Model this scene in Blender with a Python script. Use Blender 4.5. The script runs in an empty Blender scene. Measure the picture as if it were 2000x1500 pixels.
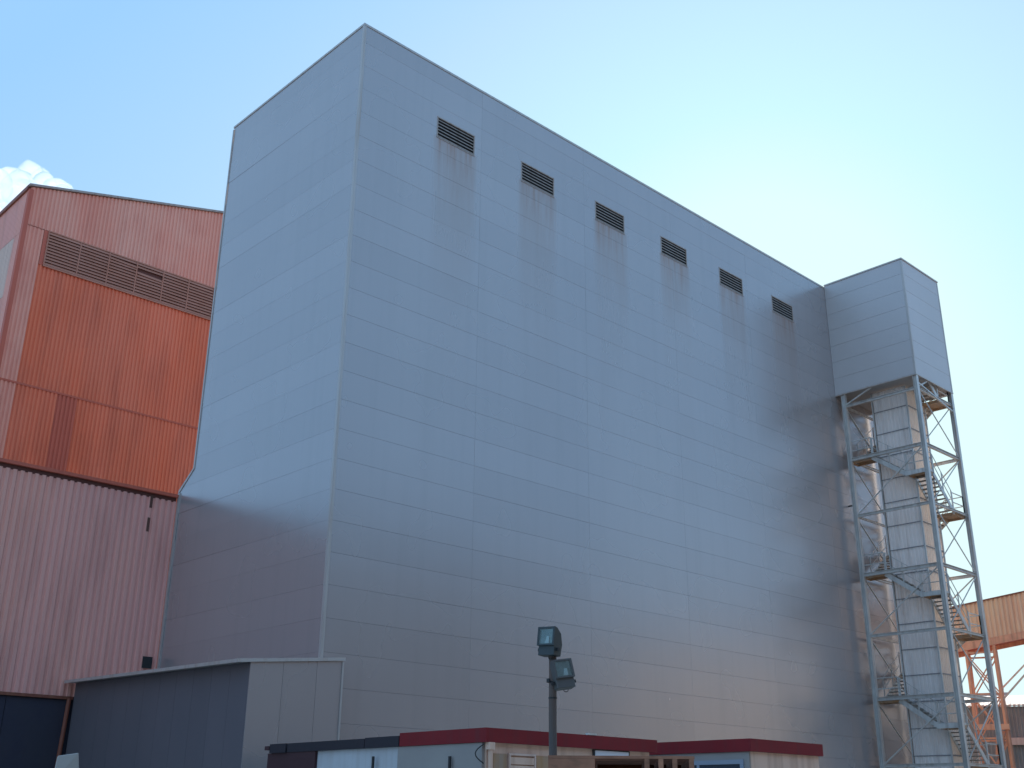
import bpy, bmesh, math, random
from mathutils import Vector, Matrix, noise
random.seed(7)
scene = bpy.context.scene
C = scene.collection

# ---------------------------------------------------------------- camera
camd = bpy.data.cameras.new('camera'); cam = bpy.data.objects.new('camera', camd); C.objects.link(cam)
R_ = Vector((0.72311332, -0.69067081, 0.00899767)); U_ = Vector((-0.25537003, -0.25521664, 0.9325506))
F_ = Vector((0.64178913, 0.67663749, 0.36092717))
cam.matrix_world = Matrix(((R_.x, U_.x, -F_.x, -18.850), (R_.y, U_.y, -F_.y, -27.987), (R_.z, U_.z, -F_.z, 1.6), (0, 0, 0, 1)))
camd.sensor_width = 36; camd.lens = 2151.56 / 2000 * 36
camd.clip_start = 0.1; camd.clip_end = 12000
scene.camera = cam

# ---------------------------------------------------------------- light
SUN_AZ, SUN_EL = math.radians(57.2), math.radians(24.0)
SKY_STOPS = [(0.245, (0.335, 0.615, 0.98)), (0.39, (0.50, 0.745, 0.99)), (0.56, (0.61, 0.92, 0.99)), (0.65, (0.74, 0.97, 0.99))]
world = bpy.data.worlds.new('World'); scene.world = world; world.use_nodes = True
wn = world.node_tree; wn.nodes.clear()
sky = wn.nodes.new('ShaderNodeTexSky'); sky.sky_type = 'NISHITA'; sky.sun_disc = False
sky.sun_elevation = SUN_EL; sky.sun_rotation = SUN_AZ; sky.altitude = 60
sky.air_density = 1.0; sky.dust_density = 1.0; sky.ozone_density = 1.5
bg = wn.nodes.new('ShaderNodeBackground'); bg.inputs['Strength'].default_value = 0.115
wo = wn.nodes.new('ShaderNodeOutputWorld')
# the phone's soft tone curve: the same sky with its brightness range compressed, blue away from the sun, cyan-white around it
bw = wn.nodes.new('ShaderNodeRGBToBW'); wn.links.new(sky.outputs[0], bw.inputs[0])
lg = wn.nodes.new('ShaderNodeMath'); lg.operation = 'LOGARITHM'; lg.inputs[1].default_value = 2.0; wn.links.new(bw.outputs[0], lg.inputs[0])
mr = wn.nodes.new('ShaderNodeMapRange'); mr.inputs[1].default_value = 0.0; mr.inputs[2].default_value = 6.0; wn.links.new(lg.outputs[0], mr.inputs[0])
cr = wn.nodes.new('ShaderNodeValToRGB'); wn.links.new(mr.outputs[0], cr.inputs[0])
els = cr.color_ramp.elements
els[0].position = 0.0; els[0].color = (0.32, 0.60, 0.97, 1)
els[1].position = 1.0; els[1].color = (0.86, 0.98, 1.0, 1)
for p_, c_ in SKY_STOPS:
    e_ = els.new(p_); e_.color = (*c_, 1)
scl = wn.nodes.new('ShaderNodeVectorMath'); scl.operation = 'SCALE'; scl.inputs['Scale'].default_value = 8.45
wn.links.new(cr.outputs[0], scl.inputs[0]); wn.links.new(scl.outputs[0], bg.inputs[0]); wn.links.new(bg.outputs[0], wo.inputs[0])
sl = bpy.data.lights.new('sun', 'SUN'); sl.energy = 5.0; sl.angle = math.radians(0.5); sl.color = (1.0, 0.90, 0.76)
sun = bpy.data.objects.new('sun', sl); C.objects.link(sun)
sdir = Vector((math.sin(SUN_AZ) * math.cos(SUN_EL), math.cos(SUN_AZ) * math.cos(SUN_EL), math.sin(SUN_EL)))
sun.rotation_euler = sdir.to_track_quat('Z', 'Y').to_euler(); sun.location = (60, 40, 60)
vs = scene.view_settings; vs.view_transform = 'Standard'; vs.look = 'None'; vs.exposure = 0.12; vs.gamma = 1.0
vs.use_curve_mapping = False
scene.cycles.max_bounces = 12; scene.cycles.glossy_bounces = 4; scene.cycles.volume_bounces = 10

# ---------------------------------------------------------------- materials
def nd(nt, t, **kw):
    n = nt.nodes.new(t)
    for k, v in kw.items():
        setattr(n, k, v)
    return n

def math_(nt, op, a, b=None, c=None, clamp=False):
    n = nt.nodes.new('ShaderNodeMath'); n.operation = op; n.use_clamp = clamp
    for i, v in enumerate((a, b, c)):
        if v is None: continue
        if isinstance(v, (int, float)): n.inputs[i].default_value = v
        else: nt.links.new(v, n.inputs[i])
    return n.outputs[0]

def mixc(nt, fac, a, b):
    n = nt.nodes.new('ShaderNodeMix'); n.data_type = 'RGBA'
    for s, v in ((n.inputs[0], fac), (n.inputs[6], a), (n.inputs[7], b)):
        if isinstance(v, (int, float)): s.default_value = v
        elif isinstance(v, tuple): s.default_value = (*v, 1) if len(v) == 3 else v
        else: nt.links.new(v, s)
    return n.outputs[2]

def mapped(nt, scale):
    g = nt.nodes.new('ShaderNodeNewGeometry'); m = nt.nodes.new('ShaderNodeVectorMath'); m.operation = 'MULTIPLY'
    m.inputs[1].default_value = scale; nt.links.new(g.outputs['Position'], m.inputs[0]); return m.outputs[0]

def noise_(nt, scale, detail=4, sc=1.0, lo=0.35, hi=0.65):
    t = nt.nodes.new('ShaderNodeTexNoise'); t.inputs['Scale'].default_value = sc; t.inputs['Detail'].default_value = detail
    nt.links.new(mapped(nt, scale), t.inputs['Vector'])
    r = nt.nodes.new('ShaderNodeMapRange'); r.inputs[1].default_value = lo; r.inputs[2].default_value = hi
    nt.links.new(t.outputs[0], r.inputs[0]); return r.outputs[0]

def mat(name, col, rough=0.6, metal=0.0, col2=None, patch=(0.6, 0.6, 0.6), streak=None, streak_scale=(5, 5, 0.35),
        grime=0.25, vary=0.05, bump=0.0, bump_scale=(8, 8, 8), spec=0.5):
    m = bpy.data.materials.new(name); m.use_nodes = True; nt = m.node_tree
    p = nt.nodes['Principled BSDF']
    p.inputs['Roughness'].default_value = rough; p.inputs['Metallic'].default_value = metal
    p.inputs['Specular IOR Level'].default_value = spec
    c = col
    if col2 is not None:
        c = mixc(nt, noise_(nt, patch), col, col2)
    if streak is not None:
        s = math_(nt, 'MULTIPLY', noise_(nt, streak_scale, 5, 1.0, 0.48, 0.75), grime)
        c = mixc(nt, s, c, streak)
    # small tone differences from piece to piece
    oi = nt.nodes.new('ShaderNodeObjectInfo')
    v = math_(nt, 'MULTIPLY_ADD', oi.outputs['Random'], 2 * vary, 1 - vary)
    hs = nt.nodes.new('ShaderNodeHueSaturation'); nt.links.new(v, hs.inputs['Value'])
    if isinstance(c, tuple): hs.inputs['Color'].default_value = (*c, 1)
    else: nt.links.new(c, hs.inputs['Color'])
    nt.links.new(hs.outputs[0], p.inputs['Base Color'])
    if bump:
        b = nt.nodes.new('ShaderNodeBump'); b.inputs['Distance'].default_value = bump; b.inputs['Strength'].default_value = 1
        nt.links.new(noise_(nt, bump_scale, 3, 1.0, 0.0, 1.0), b.inputs['Height']); nt.links.new(b.outputs[0], p.inputs['Normal'])
    return m

M = {}
def cladding():
    """Silver-grey sandwich panel: satin metallic paint, faint run-off dirt and rust below each louvre."""
    m = bpy.data.materials.new('grey_cladding'); m.use_nodes = True; nt = m.node_tree; p = nt.nodes['Principled BSDF']
    g = nt.nodes.new('ShaderNodeNewGeometry'); sx = nt.nodes.new('ShaderNodeSeparateXYZ'); nt.links.new(g.outputs['Position'], sx.inputs[0])
    X, Y, Z = sx.outputs
    base = mixc(nt, noise_(nt, (0.12, 0.12, 0.05), 3), (0.44, 0.40, 0.405), (0.475, 0.43, 0.43))
    st = math_(nt, 'MULTIPLY', noise_(nt, (2.3, 2.3, 0.12), 6, 1.0, 0.5, 0.8), 0.11)
    base = mixc(nt, st, base, (0.24, 0.235, 0.23))
    # rust: strip one louvre wide, repeating every 4.5 m, fading over three metres below the sill, streaky
    u = math_(nt, 'MODULO', math_(nt, 'SUBTRACT', X, 3.40), 4.484)
    inx = math_(nt, 'MULTIPLY', math_(nt, 'SMOOTH_MIN', math_(nt, 'MULTIPLY', u, 2.5, clamp=True), math_(nt, 'MULTIPLY', math_(nt, 'SUBTRACT', 2.35, u), 2.5, clamp=True), 0.2), 1.0, clamp=True)
    dz = math_(nt, 'SUBTRACT', 25.56, Z)
    fall = math_(nt, 'MULTIPLY', math_(nt, 'GREATER_THAN', dz, 0.0), math_(nt, 'POWER', 0.50, math_(nt, 'MAXIMUM', dz, 0.0)))
    fl = math_(nt, 'LESS_THAN', math_(nt, 'ABSOLUTE', Y), 0.2)
    xr = math_(nt, 'MULTIPLY', math_(nt, 'GREATER_THAN', X, 3.0), math_(nt, 'LESS_THAN', X, 28.4))
    rs = noise_(nt, (7.0, 1.0, 0.5), 5, 1.0, 0.38, 0.68)
    rust = math_(nt, 'MULTIPLY', math_(nt, 'MULTIPLY', inx, fall), math_(nt, 'MULTIPLY', fl, xr))
    rust = math_(nt, 'MULTIPLY', math_(nt, 'MULTIPLY', rust, math_(nt, 'MULTIPLY_ADD', rs, 0.9, 0.35)), 0.62, clamp=True)
    fall2 = math_(nt, 'MULTIPLY', math_(nt, 'GREATER_THAN', dz, 0.0), math_(nt, 'POWER', 0.80, math_(nt, 'MAXIMUM', dz, 0.0)))
    dirt = math_(nt, 'MULTIPLY', math_(nt, 'MULTIPLY', inx, fall2), math_(nt, 'MULTIPLY', fl, xr))
    base = mixc(nt, math_(nt, 'MULTIPLY', math_(nt, 'MULTIPLY', dirt, noise_(nt, (0.45, 0.4, 0.12), 3, 1.0, 0.35, 0.65)), 0.34), base, (0.34, 0.24, 0.20))
    base = mixc(nt, rust, base, (0.36, 0.19, 0.13))
    oi = nt.nodes.new('ShaderNodeObjectInfo'); hs = nt.nodes.new('ShaderNodeHueSaturation')
    nt.links.new(math_(nt, 'MULTIPLY_ADD', oi.outputs['Random'], 0.05, 0.975), hs.inputs['Value']); nt.links.new(base, hs.inputs['Color'])
    nt.links.new(hs.outputs[0], p.inputs['Base Color'])
    p.inputs['Metallic'].default_value = 0.46
    rg = math_(nt, 'MULTIPLY_ADD', noise_(nt, (0.35, 0.35, 0.35), 2, 1.0, 0.1, 0.9), 0.04, 0.25)
    nt.links.new(math_(nt, 'MULTIPLY_ADD', rust, 0.3, rg), p.inputs['Roughness'])
    b = nt.nodes.new('ShaderNodeBump'); b.inputs['Distance'].default_value = 0.02; b.inputs['Strength'].default_value = 0.12
    nt.links.new(noise_(nt, (0.7, 0.7, 1.0), 0, 1.0, 0, 1), b.inputs['Height']); nt.links.new(b.outputs[0], p.inputs['Normal'])
    return m
M['clad'] = cladding()
M['clad_flash'] = mat('grey_flashing', (0.52, 0.47, 0.45), 0.42, 0.35, streak=(0.36, 0.25, 0.19), grime=0.5)
M['joint'] = mat('grey_joint', (0.40, 0.38, 0.38), 0.8)
M['louvre'] = mat('louvre_grey', (0.40, 0.33, 0.30), 0.55, 0.2, streak=(0.2, 0.1, 0.06), grime=0.6)
M['dark'] = mat('dark_inside', (0.02, 0.02, 0.022), 0.9)
M['black'] = mat('black_paint', (0.025, 0.025, 0.028), 0.6)
M['galv'] = mat('galvanised_steel', (0.56, 0.54, 0.53), 0.45, 0.3, col2=(0.64, 0.62, 0.60), patch=(2.5, 2.5, 2.5), streak=(0.25, 0.2, 0.17), grime=0.5)
M['tread'] = mat('step_grating', (0.42, 0.38, 0.34), 0.6, 0.1, col2=(0.2, 0.16, 0.13), patch=(3, 3, 3))
M['rust'] = mat('rusty_plate', (0.50, 0.29, 0.16), 0.8, 0.0, col2=(0.40, 0.29, 0.22), patch=(1.5, 1.5, 1.5), streak=(0.42, 0.2, 0.06), grime=0.7)
M['shaft'] = mat('shaft_sheet', (0.80, 0.75, 0.74), 0.45, 0.0, col2=(0.84, 0.79, 0.78), patch=(1.2, 1.2, 0.6), streak=(0.50, 0.45, 0.44), grime=0.6)
M['orange'] = mat('faded_orange_sheet', (0.84, 0.185, 0.085), 0.62, 0.0, col2=(0.86, 0.225, 0.125), patch=(0.35, 0.35, 0.12), streak=(0.52, 0.12, 0.07), streak_scale=(1.3, 1.3, 0.25), grime=0.5, vary=0.05)
M['orange_pale'] = mat('pale_orange_sheet', (0.86, 0.40, 0.30), 0.6, 0.0, col2=(0.84, 0.32, 0.23), patch=(0.6, 0.6, 0.2), streak=(0.68, 0.22, 0.16), streak_scale=(1.1, 1.1, 0.5), grime=0.5, vary=0.03)  # paler orange for the top row and left edge sheets
M['orange_dark'] = mat('stained_orange_sheet', (0.58, 0.13, 0.08), 0.65, 0.0, streak=(0.44, 0.10, 0.07), grime=0.5)
M['maroon_flash'] = mat('red_brown_flashing', (0.24, 0.07, 0.045), 0.6, 0.0, streak=(0.36, 0.16, 0.08), grime=0.5)
M['gallery'] = mat('gallery_orange_sheet', (0.88, 0.48, 0.30), 0.6, 0.0, col2=(0.90, 0.55, 0.34), patch=(0.6, 0.6, 0.6), streak=(0.6, 0.24, 0.13), grime=0.5)
M['gallery_pale'] = mat('gallery_ochre_sheet', (0.85, 0.62, 0.32), 0.6)
M['orange_steel'] = mat('orange_steel', (0.85, 0.38, 0.22), 0.6, 0.0, col2=(0.72, 0.30, 0.18), patch=(2, 2, 2), streak=(0.2, 0.07, 0.04), grime=0.6)
M['vent_band'] = mat('brown_louvre', (0.44, 0.18, 0.12), 0.7, 0.0, col2=(0.48, 0.21, 0.15), patch=(1, 1, 1))
M['skylight'] = mat('aged_white_sheet', (0.74, 0.54, 0.46), 0.6, streak=(0.5, 0.3, 0.24), grime=0.5)
M['pink'] = mat('weathered_pink_sheet', (0.86, 0.41, 0.33), 0.6, 0.0, col2=(0.81, 0.39, 0.34), patch=(0.35, 0.35, 0.12), streak=(0.55, 0.24, 0.20), streak_scale=(2, 2, 0.3), grime=0.5, vary=0.03)
M['navy'] = mat('navy_wall', (0.030, 0.028, 0.05), 0.75, col2=(0.036, 0.034, 0.05), patch=(1, 1, 0.4), bump=0.01)
M['beige'] = mat('beige_plaster', (0.82, 0.56, 0.44), 0.8, col2=(0.76, 0.52, 0.41), patch=(1.2, 1.2, 1.2), streak=(0.50, 0.30, 0.22), grime=0.7, bump=0.004)
M['offwhite'] = mat('white_plaster', (0.55, 0.56, 0.60), 0.7, col2=(0.5, 0.5, 0.53), patch=(1, 1, 1), streak=(0.35, 0.3, 0.28), grime=0.4, bump=0.004)
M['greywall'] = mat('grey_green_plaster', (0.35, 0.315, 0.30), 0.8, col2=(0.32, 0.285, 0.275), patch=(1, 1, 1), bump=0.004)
M['red'] = mat('dark_red_fascia', (0.235, 0.018, 0.024), 0.7, 0.0, spec=0.3, col2=(0.21, 0.014, 0.02), patch=(0.8, 0.8, 2), streak=(0.14, 0.03, 0.035), grime=0.5)
M['maroon'] = mat('maroon_door', (0.055, 0.02, 0.026), 0.55)
M['navy_fascia'] = mat('blackish_fascia', (0.022, 0.018, 0.028), 0.6)
M['winblue'] = mat('blue_grey_frame', (0.30, 0.34, 0.42), 0.5)
M['glass'] = mat('window_glass', (0.05, 0.06, 0.08), 0.12, 0.0, spec=0.8)
M['white_sheet'] = mat('white_board', (0.75, 0.77, 0.85), 0.5)
M['wood'] = mat('weathered_timber', (0.46, 0.22, 0.14), 0.85, col2=(0.34, 0.16, 0.105), patch=(6, 6, 6), streak=(0.16, 0.09, 0.06), streak_scale=(9, 9, 20), grime=0.6, vary=0.18)
M['pole'] = mat('brown_grey_pole', (0.13, 0.085, 0.07), 0.7, 0.0, col2=(0.10, 0.085, 0.085), patch=(6, 6, 1.5), streak=(0.2, 0.11, 0.07), grime=0.6)
M['lamp_body'] = mat('dark_green_grey_housing', (0.05, 0.062, 0.068), 0.5, 0.2)
M['lamp_body2'] = mat('grey_housing', (0.11, 0.11, 0.112), 0.5, 0.2)
M['reflector'] = mat('lamp_reflector', (0.20, 0.235, 0.235), 0.35, 0.6, col2=(0.30, 0.33, 0.33), patch=(9, 9, 9))
M['pale_wedge'] = mat('pale_wedge', (0.8, 0.85, 0.88), 0.3)  # pale wedge shape set on the reflector
M['concrete'] = mat('grey_block_wall', (0.33, 0.32, 0.31), 0.9, col2=(0.27, 0.265, 0.26), patch=(1.5, 1.5, 1.5), streak=(0.2, 0.19, 0.18), grime=0.6, bump=0.01)
M['white_roof'] = mat('white_roof_sheet', (0.56, 0.51, 0.47), 0.7)
M['ground'] = mat('concrete_yard', (0.55, 0.47, 0.38), 0.9, col2=(0.48, 0.41, 0.33), patch=(0.12, 0.12, 0.12), streak=(0.14, 0.13, 0.12), streak_scale=(0.6, 0.6, 0.6), grime=0.5, bump=0.01)
M['dark_shed'] = mat('dark_shed_sheet', (0.10, 0.095, 0.10), 0.8)
M['tan_wall'] = mat('tan_wall', (0.62, 0.50, 0.37), 0.9, col2=(0.56, 0.44, 0.33), patch=(0.2, 0.2, 0.2))
M['eave_shade'] = mat('brown_gap_shade', (0.14, 0.05, 0.04), 0.8)  # dark brown carries the shade of the eave gap and vent recess
M['lap'] = mat('lap_strip_grey', (0.26, 0.25, 0.26), 0.7)
M['head'] = mat('newer_grey_panel', (0.56, 0.52, 0.53), 0.38, 0.15, col2=(0.52, 0.485, 0.49), patch=(0.3, 0.3, 0.2), vary=0.015)
M['slot'] = mat('rust_brown_slot', (0.13, 0.06, 0.045), 0.85)
M['shaded_side_sheet'] = mat('shaded_side_grey', (0.155, 0.135, 0.155), 0.6, 0.1, col2=(0.14, 0.125, 0.145), patch=(0.5, 0.5, 0.3), vary=0.02)  # darker than the shed's front cladding; the side wall's shade is in this colour
M['board'] = mat('pale_carton', (0.40, 0.375, 0.36), 0.8)

mg = bpy.data.materials.new('lamp_glass'); mg.use_nodes = True
gp = mg.node_tree.nodes['Principled BSDF']; gp.inputs['Base Color'].default_value = (0.75, 0.85, 0.85, 1)
gp.inputs['Transmission Weight'].default_value = 0.9; gp.inputs['Roughness'].default_value = 0.08; gp.inputs['IOR'].default_value = 1.2
M['lamp_glass'] = mg

mc = bpy.data.materials.new('cloud_white'); mc.use_nodes = True; nt = mc.node_tree; nt.nodes.clear()
mo = nt.nodes.new('ShaderNodeOutputMaterial'); vsn = nt.nodes.new('ShaderNodeVolumeScatter')
vsn.inputs['Color'].default_value = (1, 1, 1, 1); vsn.inputs['Density'].default_value = 0.017; vsn.inputs['Anisotropy'].default_value = 0.35
nt.links.new(vsn.outputs[0], mo.inputs['Volume'])
M['cloud'] = mc

def translucent(m, fac, col):
    nt = m.node_tree; out = nt.nodes['Material Output']; p = nt.nodes['Principled BSDF']
    t = nt.nodes.new('ShaderNodeBsdfTranslucent'); t.inputs[0].default_value = (*col, 1)
    x = nt.nodes.new('ShaderNodeMixShader'); x.inputs[0].default_value = fac
    nt.links.new(p.outputs[0], x.inputs[1]); nt.links.new(t.outputs[0], x.inputs[2]); nt.links.new(x.outputs[0], out.inputs[0])
translucent(M['shaft'], 0.10, (0.85, 0.80, 0.78))
M['lit_cream'] = mat('lit_cream_ribbed_sheet', (0.86, 0.75, 0.68), 0.6, 0.0, col2=(0.82, 0.71, 0.65), patch=(1, 1, 0.6), vary=0.02)  # paler, warmer shaft sheet; the brightness of the lit faces is in its colour
translucent(M['lit_cream'], 0.5, (0.95, 0.88, 0.82))

# ---------------------------------------------------------------- helpers
class MB:
    def __init__(s): s.v = []; s.f = []
    def poly(s, pts):
        n = len(s.v); s.v += [tuple(p) for p in pts]; s.f.append(list(range(n, n + len(pts)))); return s
    def hexa(s, p):   # 8 points: 4 bottom ccw, 4 top ccw
        n = len(s.v); s.v += [tuple(q) for q in p]
        for q in ((3, 2, 1, 0), (4, 5, 6, 7), (0, 1, 5, 4), (1, 2, 6, 5), (2, 3, 7, 6), (3, 0, 4, 7)): s.f.append([n + i for i in q])
        return s
    def box(s, x0, x1, y0, y1, z0, z1):
        return s.hexa([(x0, y0, z0), (x1, y0, z0), (x1, y1, z0), (x0, y1, z0), (x0, y0, z1), (x1, y0, z1), (x1, y1, z1), (x0, y1, z1)])
    def bar(s, a, b, w=0.1, h=None, up=(0, 0, 1)):
        a = Vector(a); b = Vector(b); h = h or w; d = (b - a).normalized(); u = Vector(up)
        if abs(d.dot(u)) > 0.98: u = Vector((1, 0, 0))
        r = d.cross(u).normalized() * w / 2; t = r.cross(d).normalized() * h / 2
        return s.hexa([a - r - t, a + r - t, a + r + t, a - r + t, b - r - t, b + r - t, b + r + t, b - r + t])
    def prism(s, prof, x0, x1, axis='x'):
        """prof: list of 2D points, extruded along the axis"""
        def P(t, q):
            return {'x': (t, q[0], q[1]), 'y': (q[0], t, q[1]), 'z': (q[0], q[1], t)}[axis]
        n = len(s.v); k = len(prof)
        s.v += [P(x0, q) for q in prof] + [P(x1, q) for q in prof]
        s.f.append([n + i for i in range(k)][::-1]); s.f.append([n + k + i for i in range(k)])
        for i in range(k): s.f.append([n + i, n + (i + 1) % k, n + k + (i + 1) % k, n + k + i])
        return s
    def tube(s, a, b, r0, r1=None, n=12):
        a = Vector(a); b = Vector(b); r1 = r0 if r1 is None else r1; d = (b - a).normalized()
        u = d.orthogonal().normalized(); w = d.cross(u); k = len(s.v)
        for c, r in ((a, r0), (b, r1)):
            s.v += [tuple(c + (u * math.cos(2 * math.pi * i / n) + w * math.sin(2 * math.pi * i / n)) * r) for i in range(n)]
        for i in range(n): s.f.append([k + i, k + (i + 1) % n, k + n + (i + 1) % n, k + n + i])
        s.f.append([k + i for i in range(n)][::-1]); s.f.append([k + n + i for i in range(n)])
        return s
    def hbeam(s, a, b, w=0.18, t=0.018, face=(1, 0, 0)):
        """rolled H section between a and b, flanges facing `face`"""
        a = Vector(a); b = Vector(b); d = (b - a).normalized(); f = Vector(face); f = (f - d * f.dot(d)).normalized(); g = d.cross(f)
        for o in (-1, 1):
            c = f * o * (w / 2 - t / 2)
            s.bar(a + c, b + c, w, t, up=f) if abs(d.dot(f)) < 0.9 else None
        s.bar(a, b, t, w - 2 * t - 0.002, up=f)
        return s
    def corr(s, org, udir, ndir, width, z0, z1, period=0.2, depth=0.04, z1b=None):
        """trapezoidal corrugated sheet: org at u=0, normal ndir; z1b = top height at the far end"""
        org = Vector(org); u = Vector(udir); n = Vector(ndir); z1b = z1 if z1b is None else z1b
        pts = []; x = 0.0; k = 0
        prof = [(0, 0), (0.30, 0), (0.42, 1), (0.88, 1), (1.0, 0)]
        while x < width - 1e-6:
            for a, h in prof[:-1] if x + period < width - 1e-6 else prof:
                pts.append((min(x + a * period, width), h * depth))
            x += period
        b = len(s.v)
        for q, h in pts:
            p = org + u * q + n * h; zt = z1 + (z1b - z1) * q / width
            s.v += [(p.x, p.y, z0), (p.x, p.y, zt)]
        for i in range(len(pts) - 1): s.f.append([b + 2 * i, b + 2 * i + 2, b + 2 * i + 3, b + 2 * i + 1])
        return s
    def mesh(s, name, m, bevel=0):
        me = bpy.data.meshes.new(name); me.from_pydata(s.v, [], s.f); me.materials.append(m)
        bm = bmesh.new(); bm.from_mesh(me); bmesh.ops.recalc_face_normals(bm, faces=bm.faces)
        if bevel: bmesh.ops.bevel(bm, geom=bm.edges[:], offset=bevel, segments=1, affect='EDGES', clamp_overlap=True)
        bm.to_mesh(me); bm.free(); return me
    def obj(s, name, m, parent=None, bevel=0, loc=None):
        return link(name, s.mesh(name, m, bevel), parent, loc)

def link(name, me, parent=None, loc=None):
    o = bpy.data.objects.new(name, me); C.objects.link(o)
    if parent is not None:
        o.parent = parent; r = parent
        off = Vector((0, 0, 0))
        while r is not None: off += r.location; r = r.parent
        o.location = -off if loc is None else Vector(loc) - off
    elif loc is not None: o.location = loc
    return o

def thing(name, label, cat, loc=(0, 0, 0), group=None):
    o = bpy.data.objects.new(name, None); C.objects.link(o); o.location = loc; o.empty_display_size = 0.5
    o['label'] = label; o['category'] = cat
    if group: o['group'] = group
    return o
def tag(o, label, cat, group=None):
    o['label'] = label; o['category'] = cat
    if group: o['group'] = group
    return o

# ---------------------------------------------------------------- ground
o = MB().poly([(-3000, -3000, 0), (3000, -3000, 0), (3000, 3000, 0), (-3000, 3000, 0)]).obj('ground', M['ground'])
o['kind'] = 'structure'

# ---------------------------------------------------------------- grey tower building
W, H, BW, D1, D2 = 31.45, 28.73, 35.5, 9.26, 10.26
B = thing('industrial_building', 'tall windowless grey panel-clad building filling the middle, six louvres near its roof edge', 'building', (0, 0, 0))
def depth_at(z): return D1 if z > 13.53 else (D2 if z < 12.79 else D1 + (D2 - D1) * (13.53 - z) / (13.53 - 12.79))
# core body behind the panels
core = MB(); T = 0.05
core.prism([(T, 0), (D2 - 0.02, 0), (D2 - 0.02, 12.79), (D1 - 0.02, 13.53), (D1 - 0.02, H - 0.06), (T, H - 0.06)], T, BW - 0.03, 'x')
core.obj('core_wall', M['joint'], B)
xs = [0.0, 5.9, 11.87, 17.84, 23.84, 29.8, BW]
zs = [0.0] + [k - 0.06 for k in range(1, 29)] + [H]
def panel_obj(mb): return mb.obj('wall_panel', M['clad'], B)
g = 0.0025
bcache = {}; VX = [3.63 + 4.484 * i for i in range(6)]
for i in range(6):
    for k in range(len(zs) - 1):
        z0, z1 = zs[k] + g, zs[k + 1] - g
        gx = 0.0018; w = xs[i + 1] - xs[i] - 2 * gx; h = round(z1 - z0, 4)
        key = (i, h)
        cuts = [(v - (xs[i] + gx), v + 1.89 - (xs[i] + gx)) for v in VX if v < xs[i + 1] - gx and v + 1.89 > xs[i] + gx]
        if cuts and z0 < 26.44 and z1 > 25.52:
            pz = MB(); za, zb = max(0, 25.52 - z0), min(h, 26.44 - z0)
            if za > 0: pz.box(0, w, 0, T - 0.004, 0, za)
            if zb < h: pz.box(0, w, 0, T - 0.004, zb, h)
            e_ = 0.0
            for c0, c1 in cuts + [(w, w)]:
                if c0 > e_ + 1e-4: pz.box(e_, c0, 0, T - 0.004, za, zb)
                e_ = max(e_, c1)
            link('wall_panel', pz.mesh('wall_panel', M['clad']), B, (xs[i] + gx, 0.0, z0)); continue
        if key not in bcache:
            bcache[key] = MB().box(0, w, -0.0, T - 0.004, 0, h).mesh('wall_panel', M['clad'], 0.0015)
        o = link('wall_panel', bcache[key], B, (xs[i] + gx, 0.0, z0))
        o.rotation_euler = (random.gauss(0, 0.0006), 0, random.gauss(0, 0.00025))
for k in range(len(zs) - 1):
    z0, z1 = zs[k] + 0.002, zs[k + 1] - 0.002
    d0, d1 = depth_at(z0), depth_at(z1)
    prof = [(T, z0), (d0, z0)]
    for zz in (12.79, 13.53):
        if z0 < zz < z1: prof.append((depth_at(zz), zz))
    prof += [(d1, z1), (T, z1)]
    o = MB().prism(prof, 0.0, T - 0.004, 'x').obj('wall_panel', M['clad'], B)
    o.rotation_euler = (0, random.gauss(0, 0.00003), random.gauss(0, 0.0004))
# flashings
MB().box(-0.016, 0.09, -0.016, -0.002, 0.0, H - 0.052).box(-0.016, -0.002, -0.002, 0.09, 0.0, H - 0.052).obj('corner_flashing', M['clad_flash'], B)
MB().box(-0.022, BW + 0.02, -0.022, 0.12, H - 0.05, H + 0.04).obj('roof_coping', M['clad_flash'], B)
MB().box(-0.022, 0.12, 0.122, D1 + 0.05, H - 0.05, H + 0.04).obj('roof_coping', M['clad_flash'], B)
MB().prism([(D1 - 0.02, 13.53), (D1 - 0.02, H - 0.14), (D1 + 0.06, H - 0.14), (D1 + 0.06, 13.56), (D2 + 0.03, 12.86), (D2 + 0.03, 12.75), (D2 - 0.06, 12.79)], -0.03, -0.004, 'x').obj('edge_flashing', M['clad_flash'], B)
MB().box(-0.05, -0.004, D2 - 0.12, D2 + 0.02, 5.5, 12.74).obj('edge_flashing', M['clad_flash'], B)
# louvres
frame = MB(); X1, Z1 = 1.89, 0.92
frame.box(-0.02, X1 + 0.02, -0.012, 0.03, Z1 - 0.035, Z1 + 0.015).box(-0.02, X1 + 0.02, -0.018, 0.03, -0.015, 0.03)
frame.box(-0.02, 0.03, -0.010, 0.03, 0.031, Z1 - 0.036).box(X1 - 0.03, X1 + 0.02, -0.010, 0.03, 0.031, Z1 - 0.036)
frame.box(0.0, X1, 0.0455, 0.0485, 0.0, Z1)
fm = frame.mesh('louvre', M['louvre'])
fm.materials.append(M['dark'])
for pf in list(fm.polygons)[-6:]: pf.material_index = 1
sm = MB().hexa([(0.032, -0.004, 0), (X1 - 0.032, -0.004, 0), (X1 - 0.032, 0.002, 0), (0.032, 0.002, 0), (0.032, 0.034, 0.075), (X1 - 0.032, 0.034, 0.075), (X1 - 0.032, 0.040, 0.075), (0.032, 0.040, 0.075)]).mesh('slat', M['louvre'])
for i in range(6):
    px = 3.63 + 4.484 * i
    L = link('louvre', fm, B, (px, 0, 25.52))
    for k in range(6):
        link('slat', sm, L, (px, 0, 25.52 + 0.055 + k * 0.142))
MB().box(31.6, 31.66, -0.30, -0.002, 16.3, 16.36).obj('wall_bracket', M['black'], B)

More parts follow.
